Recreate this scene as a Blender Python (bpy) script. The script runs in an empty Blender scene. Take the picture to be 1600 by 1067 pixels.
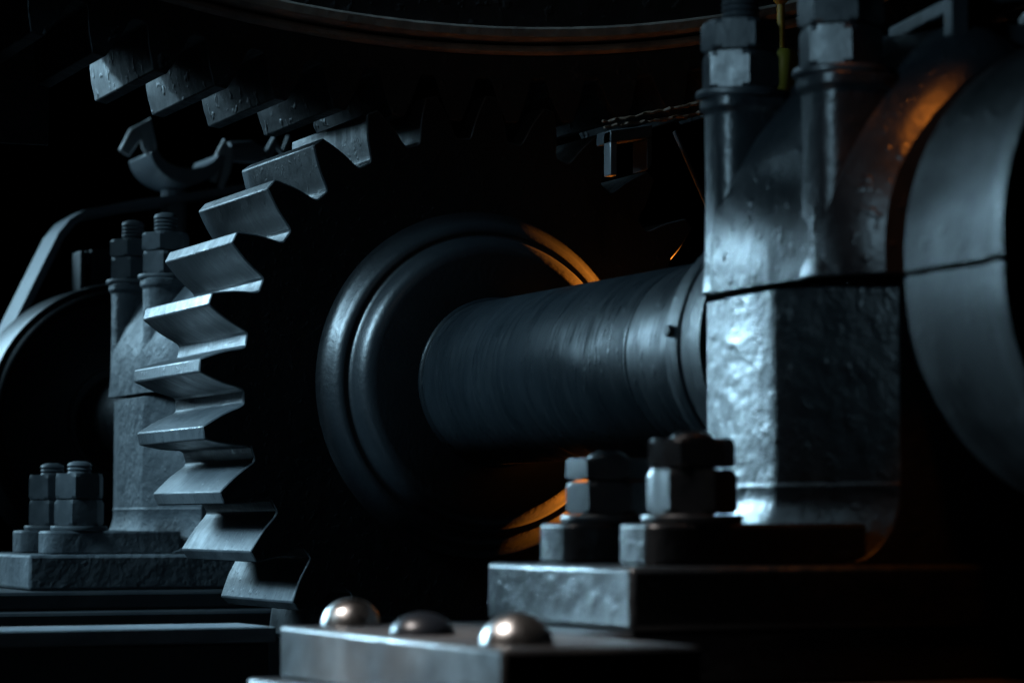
import bpy, bmesh, math, random
from mathutils import Vector, Matrix
random.seed(7)
S = bpy.context.scene
COL = S.collection
PI = math.pi

# ---------------------------------------------------------------- camera, world, lamps
cd = bpy.data.cameras.new('camera')
cam = bpy.data.objects.new('camera', cd); COL.objects.link(cam)
cam.location = (-1.1190, -2.7078, -0.1375)
yaw, pitch = math.radians(23.1199), math.radians(3.55)
cam.rotation_euler = (PI/2 + pitch, 0, -yaw)
cd.sensor_width = 36; cd.lens = 100
cd.clip_start = 0.05; cd.clip_end = 60
cd.dof.use_dof = True; cd.dof.focus_distance = 2.97; cd.dof.aperture_fstop = 8.0
S.camera = cam

w = bpy.data.worlds.new('World'); S.world = w; w.use_nodes = True
w.node_tree.nodes['Background'].inputs[0].default_value = (0.25, 0.5, 0.8, 1)
w.node_tree.nodes['Background'].inputs[1].default_value = 0.0008

def area(name, loc, target, sx, sy, power, col, spread=180):
    l = bpy.data.lights.new(name, 'AREA'); l.shape = 'RECTANGLE'; l.size = sx; l.size_y = sy
    l.energy = power; l.color = col; l.spread = math.radians(spread)
    o = bpy.data.objects.new(name, l); COL.objects.link(o); o.location = loc
    o.rotation_euler = (Vector(target)-Vector(loc)).to_track_quat('-Z', 'Y').to_euler()
    return o
COOL = (0.45, 0.775, 1.0); WARM = (1.0, 0.27, 0.025)
area('rear_window_light', (-1.35, 3.3, 1.3), (-0.20, 0.35, 0.05), 1.5, 1.4, 8.5, COOL, 60)
area('bearing_fill_light', (-1.7, 3.2, 1.0), (-0.34, -1.05, 0.10), 0.6, 0.7, 2.7, COOL, 8)  # added narrow fill beam for the near bearing, no window of its own
area('side_window_light', (-2.9, 0.22, 1.9), (-0.12, 0.08, 0.0), 1.0, 0.9, 7.2, COOL, 20)
area('work_lamp', (0.80, 0.003, -0.06), (0, -0.03, 0), 0.004, 0.08, 18, WARM, 26)
area('high_white_lamp', (-1.75, -0.85, 1.9), (-0.45, -0.98, -0.2), 0.16, 0.16, 0.55, (1.0, 0.92, 0.88), 11)
area('left_front_window_light', (-3.2, -1.9, 0.9), (-0.09, -0.82, 0.27), 0.4, 0.4, 0.25, COOL, 9)
area('rim_bead_fill', (-0.6, -2.0, 1.2), (0.1, 0.0, 0.37), 0.3, 0.3, 0.016, (1.0, 0.9, 0.82), 22)  # added fill light, only there to brighten the rim bead
area('overhead_work_lamp', (-0.16, -1.085, 0.43), (-.105, -1.01, 0.11), 0.05, 0.03, 0.035, WARM, 36)

S.view_settings.view_transform = 'Standard'; S.view_settings.look = 'None'
S.view_settings.exposure = 0; S.view_settings.gamma = 1
S.render.engine = 'CYCLES'
S.cycles.use_denoising = True
S.cycles.max_bounces = 6

# ---------------------------------------------------------------- materials
def mat(name, base, rough, metal=0.0, spec=0.5, bump=0.0, bscale=30, dist=0.004, var=0.0, vscale=12,
        rvar=0.0, stretch=(1, 1, 1), base2=None, pits=0.0, pscale=90, coat=0.0, seed=0.0, scratch=0.0):
    m = bpy.data.materials.new(name); m.use_nodes = True
    N, L = m.node_tree.nodes, m.node_tree.links
    b = N['Principled BSDF']
    b.inputs['Roughness'].default_value = rough; b.inputs['Metallic'].default_value = metal
    b.inputs['Specular IOR Level'].default_value = spec
    b.inputs['Coat Weight'].default_value = coat; b.inputs['Coat Roughness'].default_value = 0.18
    b.inputs['Base Color'].default_value = (*base, 1)
    tc = N.new('ShaderNodeTexCoord'); mp = N.new('ShaderNodeMapping')
    mp.inputs['Scale'].default_value = stretch; mp.inputs['Location'].default_value = (seed, seed*.7, seed*1.3)
    L.new(tc.outputs['Object'], mp.inputs['Vector'])
    def noise(sc, det=5, ro=.6):
        n = N.new('ShaderNodeTexNoise'); n.inputs['Scale'].default_value = sc
        n.inputs['Detail'].default_value = det; n.inputs['Roughness'].default_value = ro
        L.new(mp.outputs[0], n.inputs['Vector']); return n
    if base2:
        n = noise(vscale); r = N.new('ShaderNodeValToRGB')
        r.color_ramp.elements[0].position = .38; r.color_ramp.elements[1].position = .68
        r.color_ramp.elements[0].color = (*base, 1); r.color_ramp.elements[1].color = (*base2, 1)
        L.new(n.outputs['Fac'], r.inputs[0]); L.new(r.outputs[0], b.inputs['Base Color'])
    if rvar:
        n = noise(vscale*2.3, 6, .65); mr = N.new('ShaderNodeMapRange')
        mr.inputs['From Min'].default_value = .3; mr.inputs['From Max'].default_value = .7
        mr.inputs['To Min'].default_value = max(.05, rough-rvar); mr.inputs['To Max'].default_value = min(1, rough+rvar)
        L.new(n.outputs['Fac'], mr.inputs['Value']); L.new(mr.outputs[0], b.inputs['Roughness'])
    if scratch:
        mp2 = N.new('ShaderNodeMapping'); mp2.inputs['Scale'].default_value = (2, 60, 2)
        L.new(tc.outputs['Object'], mp2.inputs['Vector'])
        n2 = N.new('ShaderNodeTexNoise'); n2.inputs['Scale'].default_value = 6; n2.inputs['Detail'].default_value = 5
        L.new(mp2.outputs[0], n2.inputs['Vector'])
        mr2 = N.new('ShaderNodeMapRange'); mr2.inputs['From Min'].default_value = .35; mr2.inputs['From Max'].default_value = .7
        mr2.inputs['To Min'].default_value = -scratch; mr2.inputs['To Max'].default_value = scratch
        L.new(n2.outputs['Fac'], mr2.inputs['Value'])
        ad = N.new('ShaderNodeMath'); ad.operation = 'ADD'; ad.use_clamp = True
        if b.inputs['Roughness'].is_linked: L.new(b.inputs['Roughness'].links[0].from_socket, ad.inputs[0])
        else: ad.inputs[0].default_value = rough
        L.new(mr2.outputs[0], ad.inputs[1]); L.new(ad.outputs[0], b.inputs['Roughness'])
    if bump:
        n = noise(bscale, 6, .55); bp = N.new('ShaderNodeBump')
        bp.inputs['Strength'].default_value = bump; bp.inputs['Distance'].default_value = dist
        L.new(n.outputs['Fac'], bp.inputs['Height']); last = bp
        if pits:
            v = noise(pscale, 2, .5); rr = N.new('ShaderNodeValToRGB')
            rr.color_ramp.elements[0].position = .60; rr.color_ramp.elements[1].position = .70
            L.new(v.outputs['Fac'], rr.inputs[0]); b2 = N.new('ShaderNodeBump')
            b2.inputs['Strength'].default_value = pits; b2.inputs['Distance'].default_value = .0025
            L.new(rr.outputs[0], b2.inputs['Height']); L.new(bp.outputs[0], b2.inputs['Normal']); last = b2
        L.new(last.outputs[0], b.inputs['Normal'])
    return m

M = {}
M['cast'] = mat('glossy_black_cast_paint', (0.0080, 0.0105, 0.0130), .36, spec=.6, bump=.42, bscale=56, dist=.005,
                base2=(0.0150, 0.0180, 0.0210), vscale=9, rvar=.08, pits=.22, pscale=60)
M['cast_smooth'] = mat('glossy_black_cap_paint', (0.0080, 0.0105, 0.0130), .36, spec=.6, bump=.35, bscale=22, dist=.006,
                base2=(0.0140, 0.0170, 0.0200), vscale=8, rvar=.10, pits=.28, pscale=80, seed=3)
M['cast_dull'] = mat('dusty_dark_cast_paint', (.095, .112, .126), .55, spec=.45, bump=.75, bscale=45, dist=.006,
                base2=(.19, .21, .225), vscale=11, rvar=.12, pits=.3, pscale=80, seed=5)
M['gear'] = mat('dusty_gear_steel', (.028, .034, .039), .45, spec=.42, bump=.22, bscale=70, dist=.0018,
                base2=(.055, .062, .068), vscale=16, rvar=.10, scratch=.07, pits=.15, pscale=110)
M['bull'] = mat('dark_greased_steel', (.012, .015, .018), .60, spec=.28, bump=.35, bscale=60, dist=.002,
                base2=(.024, .028, .032), vscale=30, rvar=.12, pits=.5, pscale=60, seed=2)
M['drum'] = mat('satin_black_collar_paint', (.005, .007, .0085), .48, spec=.20, bump=.3, bscale=22, dist=.005,
                base2=(.008, .010, .012), vscale=8, rvar=.10, pits=.2, pscale=80, seed=4)
M['shaft'] = mat('oiled_shaft_steel', (0.0050, 0.0072, 0.0090), .48, spec=.13, bump=.22, bscale=20, dist=.0018,
                base2=(.0095, .0125, .0150), vscale=10, rvar=.14, stretch=(.9, 2, .9), scratch=.14, pits=.2, pscale=60)
M['hub'] = mat('gloss_painted_hub', (0.0080, 0.0105, 0.0130), .36, spec=.6, bump=.25, bscale=220, dist=.0012,
               base2=(0.0120, 0.0150, 0.0175), vscale=9, rvar=.06)
M['nut'] = mat('painted_hex_steel', (0.0150, 0.0180, 0.0215), .40, spec=.55, bump=.25, bscale=70, dist=.002,
               base2=(0.0250, 0.0290, 0.0330), vscale=25, rvar=.10)
M['nut_dull'] = mat('dusty_hex_steel', (.075, .09, .10), .52, spec=.45, bump=.3, bscale=80, dist=.002,
               base2=(.14, .155, .17), vscale=25, rvar=.1)
M['plate'] = mat('worn_base_plate_paint', (.032, .034, .038), .42, spec=.45, bump=.3, bscale=40, dist=.003,
               base2=(.085, .080, .076), vscale=9, rvar=.14)
M['rivet'] = mat('polished_rivet_steel', (.66, .65, .63), .34, metal=1, bump=.5, bscale=90, dist=.0015, rvar=.10,
                 base2=(.42, .40, .38), vscale=30)
M['rivet_dark'] = mat('painted_rivet', (.006, .008, .011), .35, spec=.3, bump=.1, bscale=50, dist=.001)
M['frame'] = mat('dark_frame_paint', (0.0210, 0.0252, 0.0294), .5, spec=.45, bump=.25, bscale=30, dist=.003,
                 base2=(0.0350, 0.0392, 0.0434), vscale=9, rvar=.1)
M['bright'] = mat('lit_bracket_steel', (.30, .32, .34), .38, metal=.8, bump=.2, bscale=40, dist=.002, rvar=.1)
M['rust'] = mat('rusty_bar', (.06, .035, .02), .6, bump=.8, bscale=90, dist=.004, base2=(.11, .07, .045), vscale=60)
M['yellow'] = mat('yellow_paint', (.34, .20, .015), .5, bump=.3, bscale=90, dist=.002, base2=(.16, .10, .02), vscale=60)
M['yellow_glass'] = mat('oil_stained_yellow', (.10, .09, .01), .35, bump=.15, bscale=50, dist=.002)
M['bead'] = mat('dusty_rim_bead', (.26, .23, .20), .6, bump=.4, bscale=70, dist=.003, base2=(.12, .105, .095), vscale=30)
M['saddle'] = mat('pale_grey_casting', (.26, .29, .32), .36, bump=.2, bscale=30, dist=.003, base2=(.34, .36, .38), vscale=10)
M['lug'] = mat('worn_white_lug', (.80, .79, .78), .30, bump=.2, bscale=40, dist=.002)
M['rail'] = mat('lit_rail_top', (.26, .29, .32), .45, bump=.3, bscale=60, dist=.002, base2=(.40, .42, .44), vscale=20)  # pale colour stands in for light falling on the rail top
M['web'] = mat('shaded_gear_sides', (.006, .0075, .009), .60, spec=.25, bump=.3, bscale=50, dist=.002, base2=(.011, .0125, .014), vscale=12, rvar=.15, pits=.2, pscale=120)
M['ground'] = mat('oily_dark_floor', (.012, .013, .015), .7, bump=.3, bscale=20, dist=.004)
M['wall'] = mat('soot_black_wall', (.006, .007, .008), .9, spec=.1, bump=.3, bscale=6, dist=.01)

# ---------------------------------------------------------------- helpers
def link(name, bm, m, parent=None, bevel=0.0, smooth=35, seg=2):
    me = bpy.data.meshes.new(name)
    bmesh.ops.recalc_face_normals(bm, faces=bm.faces)
    bm.to_mesh(me); bm.free()
    o = bpy.data.objects.new(name, me); COL.objects.link(o)
    me.materials.append(m)
    for p in me.polygons: p.use_smooth = True
    if smooth is not None:
        ang = math.radians(smooth)
        b2 = bmesh.new(); b2.from_mesh(me)
        for e in b2.edges:
            if len(e.link_faces) == 2 and e.calc_face_angle(0) > ang: e.smooth = False
        b2.to_mesh(me); b2.free()
    if bevel:
        md = o.modifiers.new('bevel', 'BEVEL'); md.width = bevel; md.segments = seg
        md.limit_method = 'ANGLE'; md.angle_limit = math.radians(32); md.harden_normals = False
    if parent: o.parent = parent
    return o
def thing(name, label, cat, loc=(0, 0, 0), group=None):
    o = bpy.data.objects.new(name, None); COL.objects.link(o); o.empty_display_size = .05
    o.location = loc; o['label'] = label; o['category'] = cat
    if group: o['group'] = group
    return o
def struct(o): o['kind'] = 'structure'; return o

def loft(bm, rings, cap=True, closed=True):
    R = [[bm.verts.new(p) for p in r] for r in rings]
    n = len(R[0])
    for a, b in zip(R, R[1:]):
        for i in range(n if closed else n-1):
            j = (i+1) % n
            bm.faces.new((a[i], a[j], b[j], b[i]))
    if cap: bm.faces.new(R[0]); bm.faces.new(R[-1])
def box(bm, x0, x1, y0, y1, z0, z1):
    loft(bm, [[(x0, y0, z), (x1, y0, z), (x1, y1, z), (x0, y1, z)] for z in (z0, z1)])
def prism_y(bm, prof, y0, y1):           # profile in XZ swept along Y
    loft(bm, [[(x, y, z) for x, z in prof] for y in (y0, y1)])
def lathe_y(bm, prof, n=96, cx=0, cz=0):  # prof: (radius, y)
    loft(bm, [[(cx+r*math.cos(2*PI*i/n), y, cz+r*math.sin(2*PI*i/n)) for i in range(n)] for r, y in prof])
def lathe_z(bm, prof, cx=0, cy=0, n=32):
    loft(bm, [[(cx+r*math.cos(2*PI*i/n), cy+r*math.sin(2*PI*i/n), z) for i in range(n)] for r, z in prof])
def tube(bm, pts, r, n=10):
    P = [Vector(p) for p in pts]; rings = []
    for i, p in enumerate(P):
        d = (P[min(i+1, len(P)-1)]-P[max(i-1, 0)]).normalized()
        u = d.orthogonal().normalized() if i == 0 else (u - d*u.dot(d)).normalized()
        v = d.cross(u); rr = r[i] if isinstance(r, (list, tuple)) else r
        rings.append([p+u*rr*math.cos(2*PI*k/n)+v*rr*math.sin(2*PI*k/n) for k in range(n)])
    loft(bm, rings)
def hexnut(bm, cx, cy, z0, z1, R, rot, ch=.10):   # R across corners / 2, chamfered corners top and bottom
    n = 36; h = z1-z0; rings = []
    def rad(a):
        k = (a-rot) % (PI/3); return R*math.cos(PI/6)/math.cos(k-PI/6)
    rin = R*.905
    for f, z in ((0, z0), (1, z0+h*ch), (1, z1-h*ch*1.4), (0, z1)):
        ring = []
        for i in range(n):
            a = rot+2*PI*i/n; r = rad(a)
            if not f: r = min(r, rin)
            ring.append((cx+r*math.cos(a), cy+r*math.sin(a), z))
        rings.append(ring)
    loft(bm, rings)

# ---------------------------------------------------------------- setting
bm = bmesh.new(); box(bm, -9, 9, -9, 9, -1.02, -1.0); struct(link('ground', bm, M['ground']))
bm = bmesh.new(); box(bm, -9, 9, 7.0, 7.1, -1.0, 6.0)
o = link('back_wall', bm, M['wall']); o['label'] = 'soot black wall lost in shadow behind the machine'; o['category'] = 'wall'

# ---------------------------------------------------------------- pinion gear
GW = .238
def gear_ring(N, prof, ph, sign=1, cx=0, cz=0):
    """prof: (half angle, radius) tip -> root of one tooth; returns outline"""
    out = []
    for k in range(N):
        a0 = ph + k*2*PI/N
        left = [(a0-h, r) for h, r in reversed(prof)]
        right = [(a0+h, r) for h, r in prof]
        out += left+right
    return [(cx+r*math.cos(a), cz+r*math.sin(a)) for a, r in out]
pin = thing('pinion_gear', 'dark steel pinion gear with thick spur teeth in the middle of the frame', 'gear')
pprof = [(.0219, .300), (.0300, .2945), (.0400, .288), (.0500, .2815), (.0590, .275), (.0670, .268), (.0735, .262), (.0790, .2580), (.0850, .2555), (.0920, .2548)]
# tooth phase: angle measured from -X, downwards positive
ring = gear_ring(28, pprof, PI - .0449)
bm = bmesh.new()
cuts = [0, GW]
loft(bm, [[(x, y, z) for x, z in ring] for y in cuts])
g = link('toothed_wheel', bm, M['gear'], pin, bevel=.0016, smooth=24)
g.data.materials.append(M['web'])          # shade on the wheel's flat sides, put into a darker colour than the teeth
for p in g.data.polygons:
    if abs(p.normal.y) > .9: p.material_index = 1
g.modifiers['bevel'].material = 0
bm = bmesh.new()
lathe_y(bm, [(.180, .001), (.1745, -.002), (.1695, -.0075), (.166, -.0145), (.162, -.0200), (.1575, -.0228), (.1545, -.0227), (.1520, -.0225),
             (.1503, -.0237), (.1485, -.0290), (.1462, -.0365), (.1425, -.0430), (.1375, -.0470), (.130, -.0487), (.060, -.0485), (.060, .001)], 128)
link('hub', bm, M['hub'], pin, smooth=60)
bm = bmesh.new()
lathe_y(bm, [(.150, GW-.001), (.145, GW+.03), (.10, GW+.04), (.06, GW+.04), (.06, GW-.001)], 96)
link('rear_hub', bm, M['hub'], pin)

# ---------------------------------------------------------------- large gear
bull = thing('large_gear', 'huge shadowed spur gear crossing the top of the frame above the pinion', 'gear', (-.03, 0, 1.872))
NB = 158; rb = 1.60
aP = 2*PI/NB
bprof = [(.0066/rb, rb), (.0100/rb, rb-.008), (.0140/rb, rb-.016), (.0165/rb, rb-.023), (.0190/rb, rb-.030), (.0212/rb, rb-.038), (.0235/rb, rb-.0435), (.0262/rb, rb-.0455)]
x_c = (-.351+.0645*5+.0066)+.03
ph = -PI/2 + math.asin((x_c-.004)/rb)
ring = gear_ring(NB, bprof, ph)
bm = bmesh.new()
n = len(ring)
def scaled(r):
    return [(x*r/math.hypot(x, z), z*r/math.hypot(x, z)) for x, z in ring]
inner = scaled(1.40)
rings = [[(x, y, z) for x, z in pr] for pr, y in ((inner, .0), (ring, 0.0), (ring, .226), (inner, .226))]
R = [[bm.verts.new(p) for p in r] for r in rings]
for a, b in ((0, 1), (1, 2), (2, 3), (3, 0)):
    for i in range(n):
        j = (i+1) % n
        bm.faces.new((R[a][i], R[a][j], R[b][j], R[b][i]))
link('toothed_rim', bm, M['bull'], bull, bevel=.0012, smooth=24)
bm = bmesh.new()
prof = [(1.5300, .002), (1.5290, -.005), (1.5265, -.008), (1.5235, -.008), (1.521, -.005), (1.519, .001), (1.5175, .001), (1.5155, -.010), (1.512, -.014), (1.504, -.014), (1.501, -.010), (1.500, .002)]
nn = 220
Rr = [[bm.verts.new((r*math.cos(2*PI*i/nn), y, r*math.sin(2*PI*i/nn))) for i in range(nn)] for r, y in prof]
for k in range(len(prof)):
    a, b = Rr[k], Rr[(k+1) % len(prof)]
    for i in range(nn):
        j = (i+1) % nn; bm.faces.new((a[i], a[j], b[j], b[i]))
link('rim_bead', bm, M['bead'], bull)
for k in range(6):
    a = PI/6+k*PI/3
    bm = bmesh.new()
    c, s = math.cos(a), math.sin(a)
    rr = [[(c*r - s*hw*q, y, s*r + c*hw*q) for q, y in ((-1, .07), (1, .07), (1, .16), (-1, .16))] for r, hw in ((.18, .12), (1.41, .09))]
    loft(bm, rr); link('spoke', bm, M['bull'], bull, bevel=.01)
bm = bmesh.new(); lathe_y(bm, [(.26, -.05), (.26, .28), (.10, .28), (.10, -.05)]); link('hub', bm, M['bull'], bull)

# ---------------------------------------------------------------- drive shaft
sh = thing('drive_shaft', 'thick round black shaft running from the pinion hub to the near bearing', 'shaft')
bm = bmesh.new()
prof = [(.058, -.054), (.080, -.0535), (.083, -.0505)]
y = -.06
for yy in (-.18, -.19, -.20, -.212, -.23, -.24, -.258, -.52, -.527):
    prof += [(.083, yy+.004), (.0823, yy+.001), (.0823, yy-.001), (.083, yy-.004)]
prof += [(.083, -.7235), (.066, -.7240), (.066, -1.9)]
lathe_y(bm, [(.060, -.0484), (.0862, -.0484), (.0862, -.0500), (.0850, -.0522), (.0830, -.0535)]+prof[3:], 96)
link('shaft_journal', bm, M['shaft'], sh, smooth=50)
bm = bmesh.new(); lathe_y(bm, [(.0585, 2.4), (.074, 2.4), (.074, GW+.045), (.0585, GW+.045)]); link('rear_journal', bm, M['shaft'], sh)
bm = bmesh.new(); lathe_y(bm, [(.0565, GW+.05), (.0565, -.055)], 64); link('hub_seat', bm, M['shaft'], sh)
bm = bmesh.new(); lathe_y(bm, [(.084, -.640), (.100, -.640), (.104, -.645), (.104, -.666), (.102, -.668), (.102, -.672), (.104, -.674), (.108, -.700), (.112, -.722), (.084, -.722)])
cl = link('thrust_collar', bm, M['shaft'], sh, smooth=40)
bm = bmesh.new(); tube(bm, [(-.100, -.656, .012), (-.108, -.656, .013)], .005); link('set_screw', bm, M['ground'], cl)

# ---------------------------------------------------------------- bearing block
def stud(root, x, y, z0, top, rots, dull, first_h=.030, second_h=.024, sr=.0155, nr=.0315):
    nm = M['nut_dull'] if dull else M['nut']
    z2 = z0+.006
    bm = bmesh.new()
    pr = [(sr, z0-.01), (sr, z2+first_h+second_h)]
    z = z2+first_h+second_h+.0005
    while z < top-.006:
        pr += [(sr, z), (sr-.0022, z+.0022)]; z += .0048
    pr += [(sr, z), (sr*.86, top-.001), (sr*.5, top+.0012), (.001, top+.0014)]
    lathe_z(bm, pr, x, y, 28); s = link('stud', bm, nm, root, smooth=60)
    bm = bmesh.new(); lathe_z(bm, [(sr+.001, z0), (.0345, z0), (.0355, z0+.0015), (.0355, z0+.0045), (.0345, z0+.006), (sr+.001, z0+.006)], x, y, 40); link('washer', bm, nm, s, smooth=40)
    bm = bmesh.new(); hexnut(bm, x, y, z2+.0006, z2+first_h-.0006, nr, rots[0]); link('nut', bm, nm, s, smooth=20)
    bm = bmesh.new(); hexnut(bm, x, y, z2+first_h+.0012, z2+first_h+second_h, nr, rots[1]); link('lock_nut', bm, nm, s, smooth=20)

def bearing(label, loc, dull, rots, ext=0.0):
    """local frame: origin on the shaft axis, far face at y=0, near face at y=-.27, -X is the side the camera sees"""
    root = thing('bearing_block', label, 'bearing', loc, 'bearing blocks carrying the shaft')
    mc = M['cast_dull'] if dull else M['cast']
    ms = M['cast_dull'] if dull else M['cast_smooth']
    YN = -.250
    # lower housing: plan outline lofted upwards, with a concave fillet into the flange
    def plan(off, z):
        L = [(-.111-off, .004+ext), (-.1195-off, -.046+ext), (-.1225-off, -.060+ext), (-.1245-off, -.126), (-.1230-off, -.133), (-.080-off*.95, YN+.036), (-.074-off*.9, YN+.026)]
        Rt = [(.074+off*.9, YN+.026), (.112+off, YN+.04), (.118+off, -.126), (.112+off, -.004+ext)]
        return [(x, y, z) for x, y in L+Rt]
    levels = []
    zf, rf = -.118, .052
    for k in range(9):
        t = PI/2*k/8; levels.append(plan(rf*(1-math.sin(t)), -.1695+rf*(1-math.cos(t))))
    levels += [plan(.0016, zf+.004), plan(.0, zf+.0055), plan(0, .0), plan(0, .030)]
    bm = bmesh.new(); loft(bm, levels)
    h = link('housing', bm, mc, root, bevel=.003, smooth=30)
    # flange
    bm = bmesh.new(); box(bm, -.300, .300, YN-.004, -.004+ext, -.213, -.170)
    link('flange', bm, mc, root, bevel=.004)
    # raised bolt pads
    for sx in (-1, 1):
        for yc in (-.052, -.190):
            r = .0325
            ring = [(-.10, yc-r)] + [(-.222-.047*abs(math.cos(t))**.42, yc+r*math.copysign(abs(math.sin(t))**.42, math.sin(t))) for t in [-PI/2+PI*k/12 for k in range(13)]] + [(-.10, yc+r)]
            bm = bmesh.new()
            loft(bm, [[(x if sx == -1 else -x, y, z) for x, y in ring] for z in (-.1705, -.1412)])
            link('bolt_pad', bm, mc, h, bevel=.003)
    # shim line between the halves
    bm = bmesh.new(); box(bm, -.096, .096, YN+.034, -.012+ext, .0298, .0345); link('shim', bm, M['rivet_dark'], root)
    # arched cap
    half = [(-.1265, .0345), (-.1275, .052), (-.1265, .074), (-.1225, .098), (-.1125, .126), (-.0970, .152), (-.0760, .178), (-.0500, .203), (-.0230, .224), (-.0070, .231)]
    prof = half + [(-x, z) for x, z in reversed(half)]
    bm = bmesh.new()
    loft(bm, [[(x*s, y, .0345+(z-.0345)*s) for x, z in prof] for y, s in ((-.030+ext, .985), (-.036+ext, 1), (-.13, 1.0), (-.18, .97), (YN+.050, .962), (YN+.032, .935), (YN+.018, .890), (YN+.008, .845), (YN, .79))])
    link('cap', bm, ms, root, smooth=40)
    # stud columns
    for (cy, zt, ry) in ((-.028+ext, .186, .0255), (-.184+ext, .181, .0285)):
        bm = bmesh.new()
        pts = []
        for k in range(28):
            a = 2*PI*k/28; c, s_ = math.cos(a), math.sin(a)
            q = lambda v: math.copysign(abs(v)**.62, v)
            pts.append((.0305*q(c), ry*q(s_)))
        lv = [(1.06, .0345), (1.0, .06), (.97, .12), (.99, zt-.012), (1.10, zt-.009), (1.10, zt)]
        loft(bm, [[(-.0925+x*s, cy+y*s, z) for x, y in pts] for s, z in lv])
        link('stud_column', bm, mc, root, bevel=.0015, smooth=40)
        bm = bmesh.new()
        loft(bm, [[(.0925+x*s, cy+y*s, z) for x, y in pts] for s, z in lv])
        link('stud_column', bm, mc, root, bevel=.0015, smooth=40)
        stud(root, -.0945, cy+.004, zt, zt+.085, rots[0], dull, nr=.0315)
        stud(root, .0925, cy, zt, zt+.085, rots[1], dull)
    hs = ((.033, .032, .014), (.033, .032, .014)) if dull else ((.025, .017, .004), (.032, .021, .004))
    for yc, rr, (h1, h2, h3) in ((-.052, rots[2], hs[0]), (-.190, rots[3], hs[1])):
        for x in (-.222, .222): stud(root, x, yc, -.1412, -.1352+h1+h2+h3, rr, dull, h1, h2)
    return root
R6 = PI/3
near = bearing('near black bearing block with arched cap in front of the shaft at right', (0, -.737, 0), False,
               [(.25, .40), (.2, .4), (.66, .62), (.58, .86)])
far = bearing('dusty grey bearing block half hidden behind the pinion teeth at left', (0, .955, -.012), True,
              [(.15, .0), (.2, .4), (.15, .10), (.0, .12)], .055)

# ---------------------------------------------------------------- split drum at the right edge
dr = thing('split_collar', 'large round split collar on the shaft at the right edge of the frame', 'collar', (0, -1.10, 0))
def halfring(z_up):
    bm = bmesh.new(); n = 40
    pr = [(.090, 0), (.150, 0), (.155, -.004), (.157, -.03), (.157, -.105), (.160, -.112), (.164, -.118), (.164, -.135), (.158, -.138), (.090, -.138)]
    rings = []
    for r, y in pr:
        ring = []
        for i in range(n+1):
            a = PI*i/n
            rr = r*(1+.07*math.sin(a)) if (z_up and r > .1) else r
            ring.append((rr*math.cos(a), y, (.0025+.022)*0 + (1 if z_up else -1)*rr*math.sin(a) + (.0235 if z_up else .0195)))
        rings.append(ring)
    V = [[bm.verts.new(p) for p in r] for r in rings]
    for k in range(len(V)):
        a, b = V[k], V[(k+1) % len(V)]
        for i in range(n): bm.faces.new((a[i], a[i+1], b[i+1], b[i]))
    bm.faces.new([v[0] for v in V]); bm.faces.new([v[-1] for v in V])
    return bm
link('upper_half', halfring(True), M['drum'], dr, smooth=45)
link('lower_half', halfring(False), M['drum'], dr, smooth=45)

# ---------------------------------------------------------------- riveted base plate
bp = thing('base_plate', 'thick riveted base plate under the near bearing block', 'plate', (0, -.98, -.213))
bm = bmesh.new(); box(bm, -.475, -.345, -.205, .200, -.037, -.0004)
link('plate', bm, M['plate'], bp, bevel=.003)
bm = bmesh.new(); box(bm, -.492, .45, -.185, .225, -.30, -.0375)
link('bed_beam', bm, M['plate'], bp, bevel=.004)
bm = bmesh.new(); box(bm, -.342, .45, -.008, .222, -.037, -.0004); link('sole', bm, M['cast'], bp, bevel=.003)
def rivet(x, y, r, h, m):
    bm = bmesh.new(); lathe_z(bm, [(r*math.cos(a), h*math.sin(a)) for a in [i*PI/2/9 for i in range(9)]]+[(.0008, h)], x, y, 32)
    o = link('rivet', bm, m, bp, smooth=60); o.location.z = -.0006; return o
rivet(-.425, .190, .0215, .0195, M['rivet']); rv = rivet(-.439, .014, .0215, .0150, M['rivet_dark']); rv['label'] = 'black painted rivet'
rivet(-.440, -.145, .0225, .0195, M['rivet'])

# ---------------------------------------------------------------- left bed rail and step under the far bearing
br = thing('bed_rail', 'long horizontal bed rail along the bottom left in front of the pinion', 'rail', (-.60, -.30, -.2335))
bm = bmesh.new(); box(bm, -.75, .285, 0, .10, -.014, 0); link('top_flange', bm, M['rail'], br, bevel=.002)
bm = bmesh.new(); box(bm, -.75, .28, .006, .02, -.16, -.0145); link('web', bm, M['frame'], br, bevel=.002)
br.rotation_euler.z = math.radians(1.5)
st = thing('stepped_sole_plate', 'dark stepped sole plate under the dusty far bearing block at left', 'plate', (0, .80, -.2255))
bm = bmesh.new(); box(bm, -.42, .35, -.16, .22, -.022, 0); link('upper_step', bm, M['frame'], st, bevel=.004)
bm = bmesh.new(); box(bm, -.60, .40, -.22, .30, -.12, -.0225); link('lower_step', bm, M['frame'], st, bevel=.004)

# ---------------------------------------------------------------- far pulley
pu = thing('pulley_wheel', 'dark rimmed pulley wheel on the shaft at the far left behind the bearing', 'pulley', (0, 1.36, .004))
bm = bmesh.new(); lathe_y(bm, [(.07, .02), (.176, .02), (.183, .012), (.186, 0), (.189, -.004), (.193, 0), (.196, .012), (.199, .016), (.203, .013), (.205, .02), (.205, .14), (.07, .14)], 128)
link('rim', bm, M['hub'], pu, smooth=50)
bm = bmesh.new(); lathe_y(bm, [(.0745, .0195), (.082, .0195), (.082, .004), (.0745, .004)], 64); link('boss', bm, M['hub'], pu)

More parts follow.
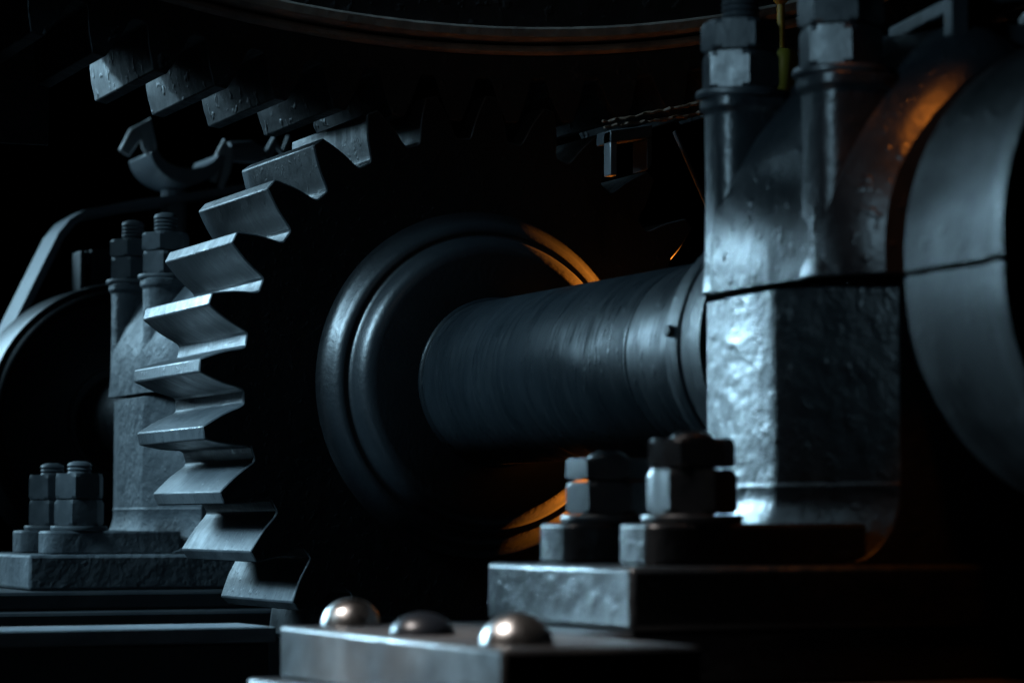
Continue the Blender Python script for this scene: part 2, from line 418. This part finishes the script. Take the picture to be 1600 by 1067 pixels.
# ---------------------------------------------------------------- background parts, upper left
gb = thing('guard_bar', 'bent flat guard bar arching over the far pulley at left', 'guard', (0, 1.60, 0))
bm = bmesh.new()
path = [(-.150, .075), (-.113, .156), (-.080, .225), (-.045, .297), (-.028, .318), (-.004, .333), (.08, .352), (.255, .385), (.36, .40)]
rings = []
for i, (x, z) in enumerate(path):
    a = Vector(path[max(i-1, 0)]); b = Vector(path[min(i+1, len(path)-1)]); d = (b-a).normalized(); nx, nz = -d.y, d.x
    hw = .028 if i < 5 else .012
    t = .006
    rings.append([(x+nx*t, -hw, z+nz*t), (x+nx*t, .07, z+nz*t), (x-nx*t, .07, z-nz*t), (x-nx*t, -hw, z-nz*t)])
loft(bm, rings); link('bent_bar', bm, M['saddle'], gb, bevel=.001)
bm = bmesh.new(); tube(bm, [(-.150, .04, .08), (-.150, .04, -1.6)], .012); link('stay', bm, M['frame'], gb)

bk = thing('slotted_bracket', 'small slotted bracket standing above the far pulley rim', 'bracket', (-.035, 1.50, .195))
bm = bmesh.new()
for (x0, x1, z0, z1) in ((-.004, .004, -.01, .070), (.0042, .012, .048, .070), (.0042, .012, -.01, .008), (.0125, .022, -.01, .072)):
    box(bm, x0, x1, -.02, .03, z0, z1)
link('slotted_plate', bm, M['frame'], bk, bevel=.002)
bm = bmesh.new(); box(bm, .0225, .09, -.005, .03, -.01, .073); link('web_plate', bm, M['frame'], bk, bevel=.002)

sd = thing('pipe_saddle', 'blurred curved saddle casting with two lugs below the large gear teeth', 'casting', (.15, 1.60, .41))
bm = bmesh.new()
rings = []
for k in range(13):   # curved trough
    a = PI+PI*k/12*.9+.15
    x, z = .062*math.cos(a), .055*math.sin(a)+.028
    rings.append([(x, -.05, z), (x*.80, -.05, z*.55+.012), (x*.80, .08, z*.55+.012), (x, .08, z)])
loft(bm, rings); link('trough', bm, M['saddle'], sd, bevel=.002)
bm = bmesh.new(); tube(bm, [(-.098, -.03, .018), (-.080, -.03, .050), (-.066, -.03, .066), (-.058, -.03, .03), (-.052, -.03, .012)], [.010, .012, .013, .012, .006], 14); link('lug', bm, M['lug'], sd, smooth=70)
bm = bmesh.new(); tube(bm, [(.046, -.03, -.02), (.056, -.03, .02), (.066, -.03, .042), (.074, -.03, .03), (.068, -.03, 0), (.058, -.03, -.03)], [.006, .008, .008, .007, .007, .005], 14); link('lug', bm, M['lug'], sd, smooth=70)
bm = bmesh.new()
tube(bm, [(.075, -.02, .030), (.11, -.02, .032), (.13, -.02, .026)], [.016, .018, .012], 14)
tube(bm, [(.135, -.02, .02), (.15, -.02, .05), (.165, -.02, .03), (.175, -.02, .06)], [.008, .010, .008, .004], 12)
link('hose_end', bm, M['saddle'], sd, smooth=70)
bm = bmesh.new(); tube(bm, [(.0, .03, -.03), (.0, .03, -1.5)], .02); link('post', bm, M['saddle'], sd)

# ---------------------------------------------------------------- bracket and rods behind the near bearing
rb_ = thing('rod_bracket', 'small pale angle bracket with twisted rusty rods above the shaft', 'bracket', (-.066, -.12, -.036))
def P(x, z, y=0): return (x, y, z)
bm = bmesh.new()
box(bm, .158, .1655, -.004, .012, .243, .288); link('upright_strip', bm, M['bright'], rb_, bevel=.001)  # paler colour paints the light on this strip, the other strips stay dark
bm = bmesh.new(); loft(bm, [[(.158, y, .276), (.205, y, .284), (.205, y, .297), (.158, y, .289)] for y in (-.0045, .03)]); link('cross_strip', bm, M['frame'], rb_, bevel=.001)
bm = bmesh.new(); loft(bm, [[(.199, y, .250), (.205, y, .256), (.205, y, .283), (.199, y, .282)] for y in (-.004, .03)]); link('rear_strip', bm, M['frame'], rb_, bevel=.001)
for dz, x0 in ((0, .158), (.012, .156)):
    bm = bmesh.new(); pts = [(x0+t*.15, .01+.002*math.sin(t*60), .294+dz*(.4+.6*t)+t*.027+random.uniform(-.0012, .0012)) for t in [i/24 for i in range(25)]]
    tube(bm, pts, [random.uniform(.0012, .0024) for _ in pts], 8); link('twisted_rod', bm, M['rust'], rb_)
bm = bmesh.new(); tube(bm, [(.232, 0, .292), (.275, 0, .205), (.33, 0, .10)], .0022); link('thin_rod', bm, M['frame'], rb_)

# ---------------------------------------------------------------- oil cup
oc = thing('oil_cup', 'small yellow oil cup hanging on a thin yellow rod behind the near studs', 'oil cup', (0, -.14, 0))

bm = bmesh.new(); lathe_z(bm, [(.0165, .298), (.0185, .303), (.0185, .335), (.0150, .343), (.004, .346)], .279, 0, 28); link('cup_body', bm, M['yellow_glass'], oc, smooth=45)
bm = bmesh.new(); lathe_z(bm, [(.0042, .3461), (.0042, .391)], .279, 0, 14); link('stem', bm, M['yellow'], oc)
bm = bmesh.new(); lathe_z(bm, [(.004, .3912), (.0075, .395), (.0075, .405), (.003, .408), (.003, .80)], .279, 0, 18); link('hanger_knob', bm, M['yellow'], oc)

# ---------------------------------------------------------------- box on top of the near bearing, upper right
lb = thing('lubricator_box', 'dark box with sloping lid half lost in shadow at the upper right', 'box', (-.02, -.985, .219))
lb.location = (-.02, -.945, .16)
bm = bmesh.new(); box(bm, .012, .075, .004, .085, .0, .0665); link('box_body', bm, M['frame'], lb, bevel=.003)
bm = bmesh.new()
loft(bm, [[(0, y, z), (.075, y, z+.014), (.075, y, z+.026), (0, y, z+.012)] for y, z in ((0, .070), (.087, .060))])
link('lid', bm, M['frame'], lb, bevel=.002)
bm = bmesh.new(); box(bm, -.006, .010, -.012, -.0005, .050, .088); link('latch', bm, M['frame'], lb, bevel=.002)

# ---------------------------------------------------------------- sheet added behind the large gear to block light from its left teeth
gg = thing('light_blocker', 'added dark sheet that shades the leftmost teeth of the large gear', 'guard', (-.425, .240, .255))
bm = bmesh.new(); loft(bm, [[(-.235, y, 0), (.028, y, 0), (.028, y, .108), (-.04, y, .165), (-.235, y, .30)] for y in (-.010, -.005)]); link('blocker_sheet', bm, M['bull'], gg, bevel=.001)
bm = bmesh.new(); box(bm, -.205, -.18, -.0045, .03, -1.255, .150); link('blocker_post', bm, M['bull'], gg, bevel=.002)
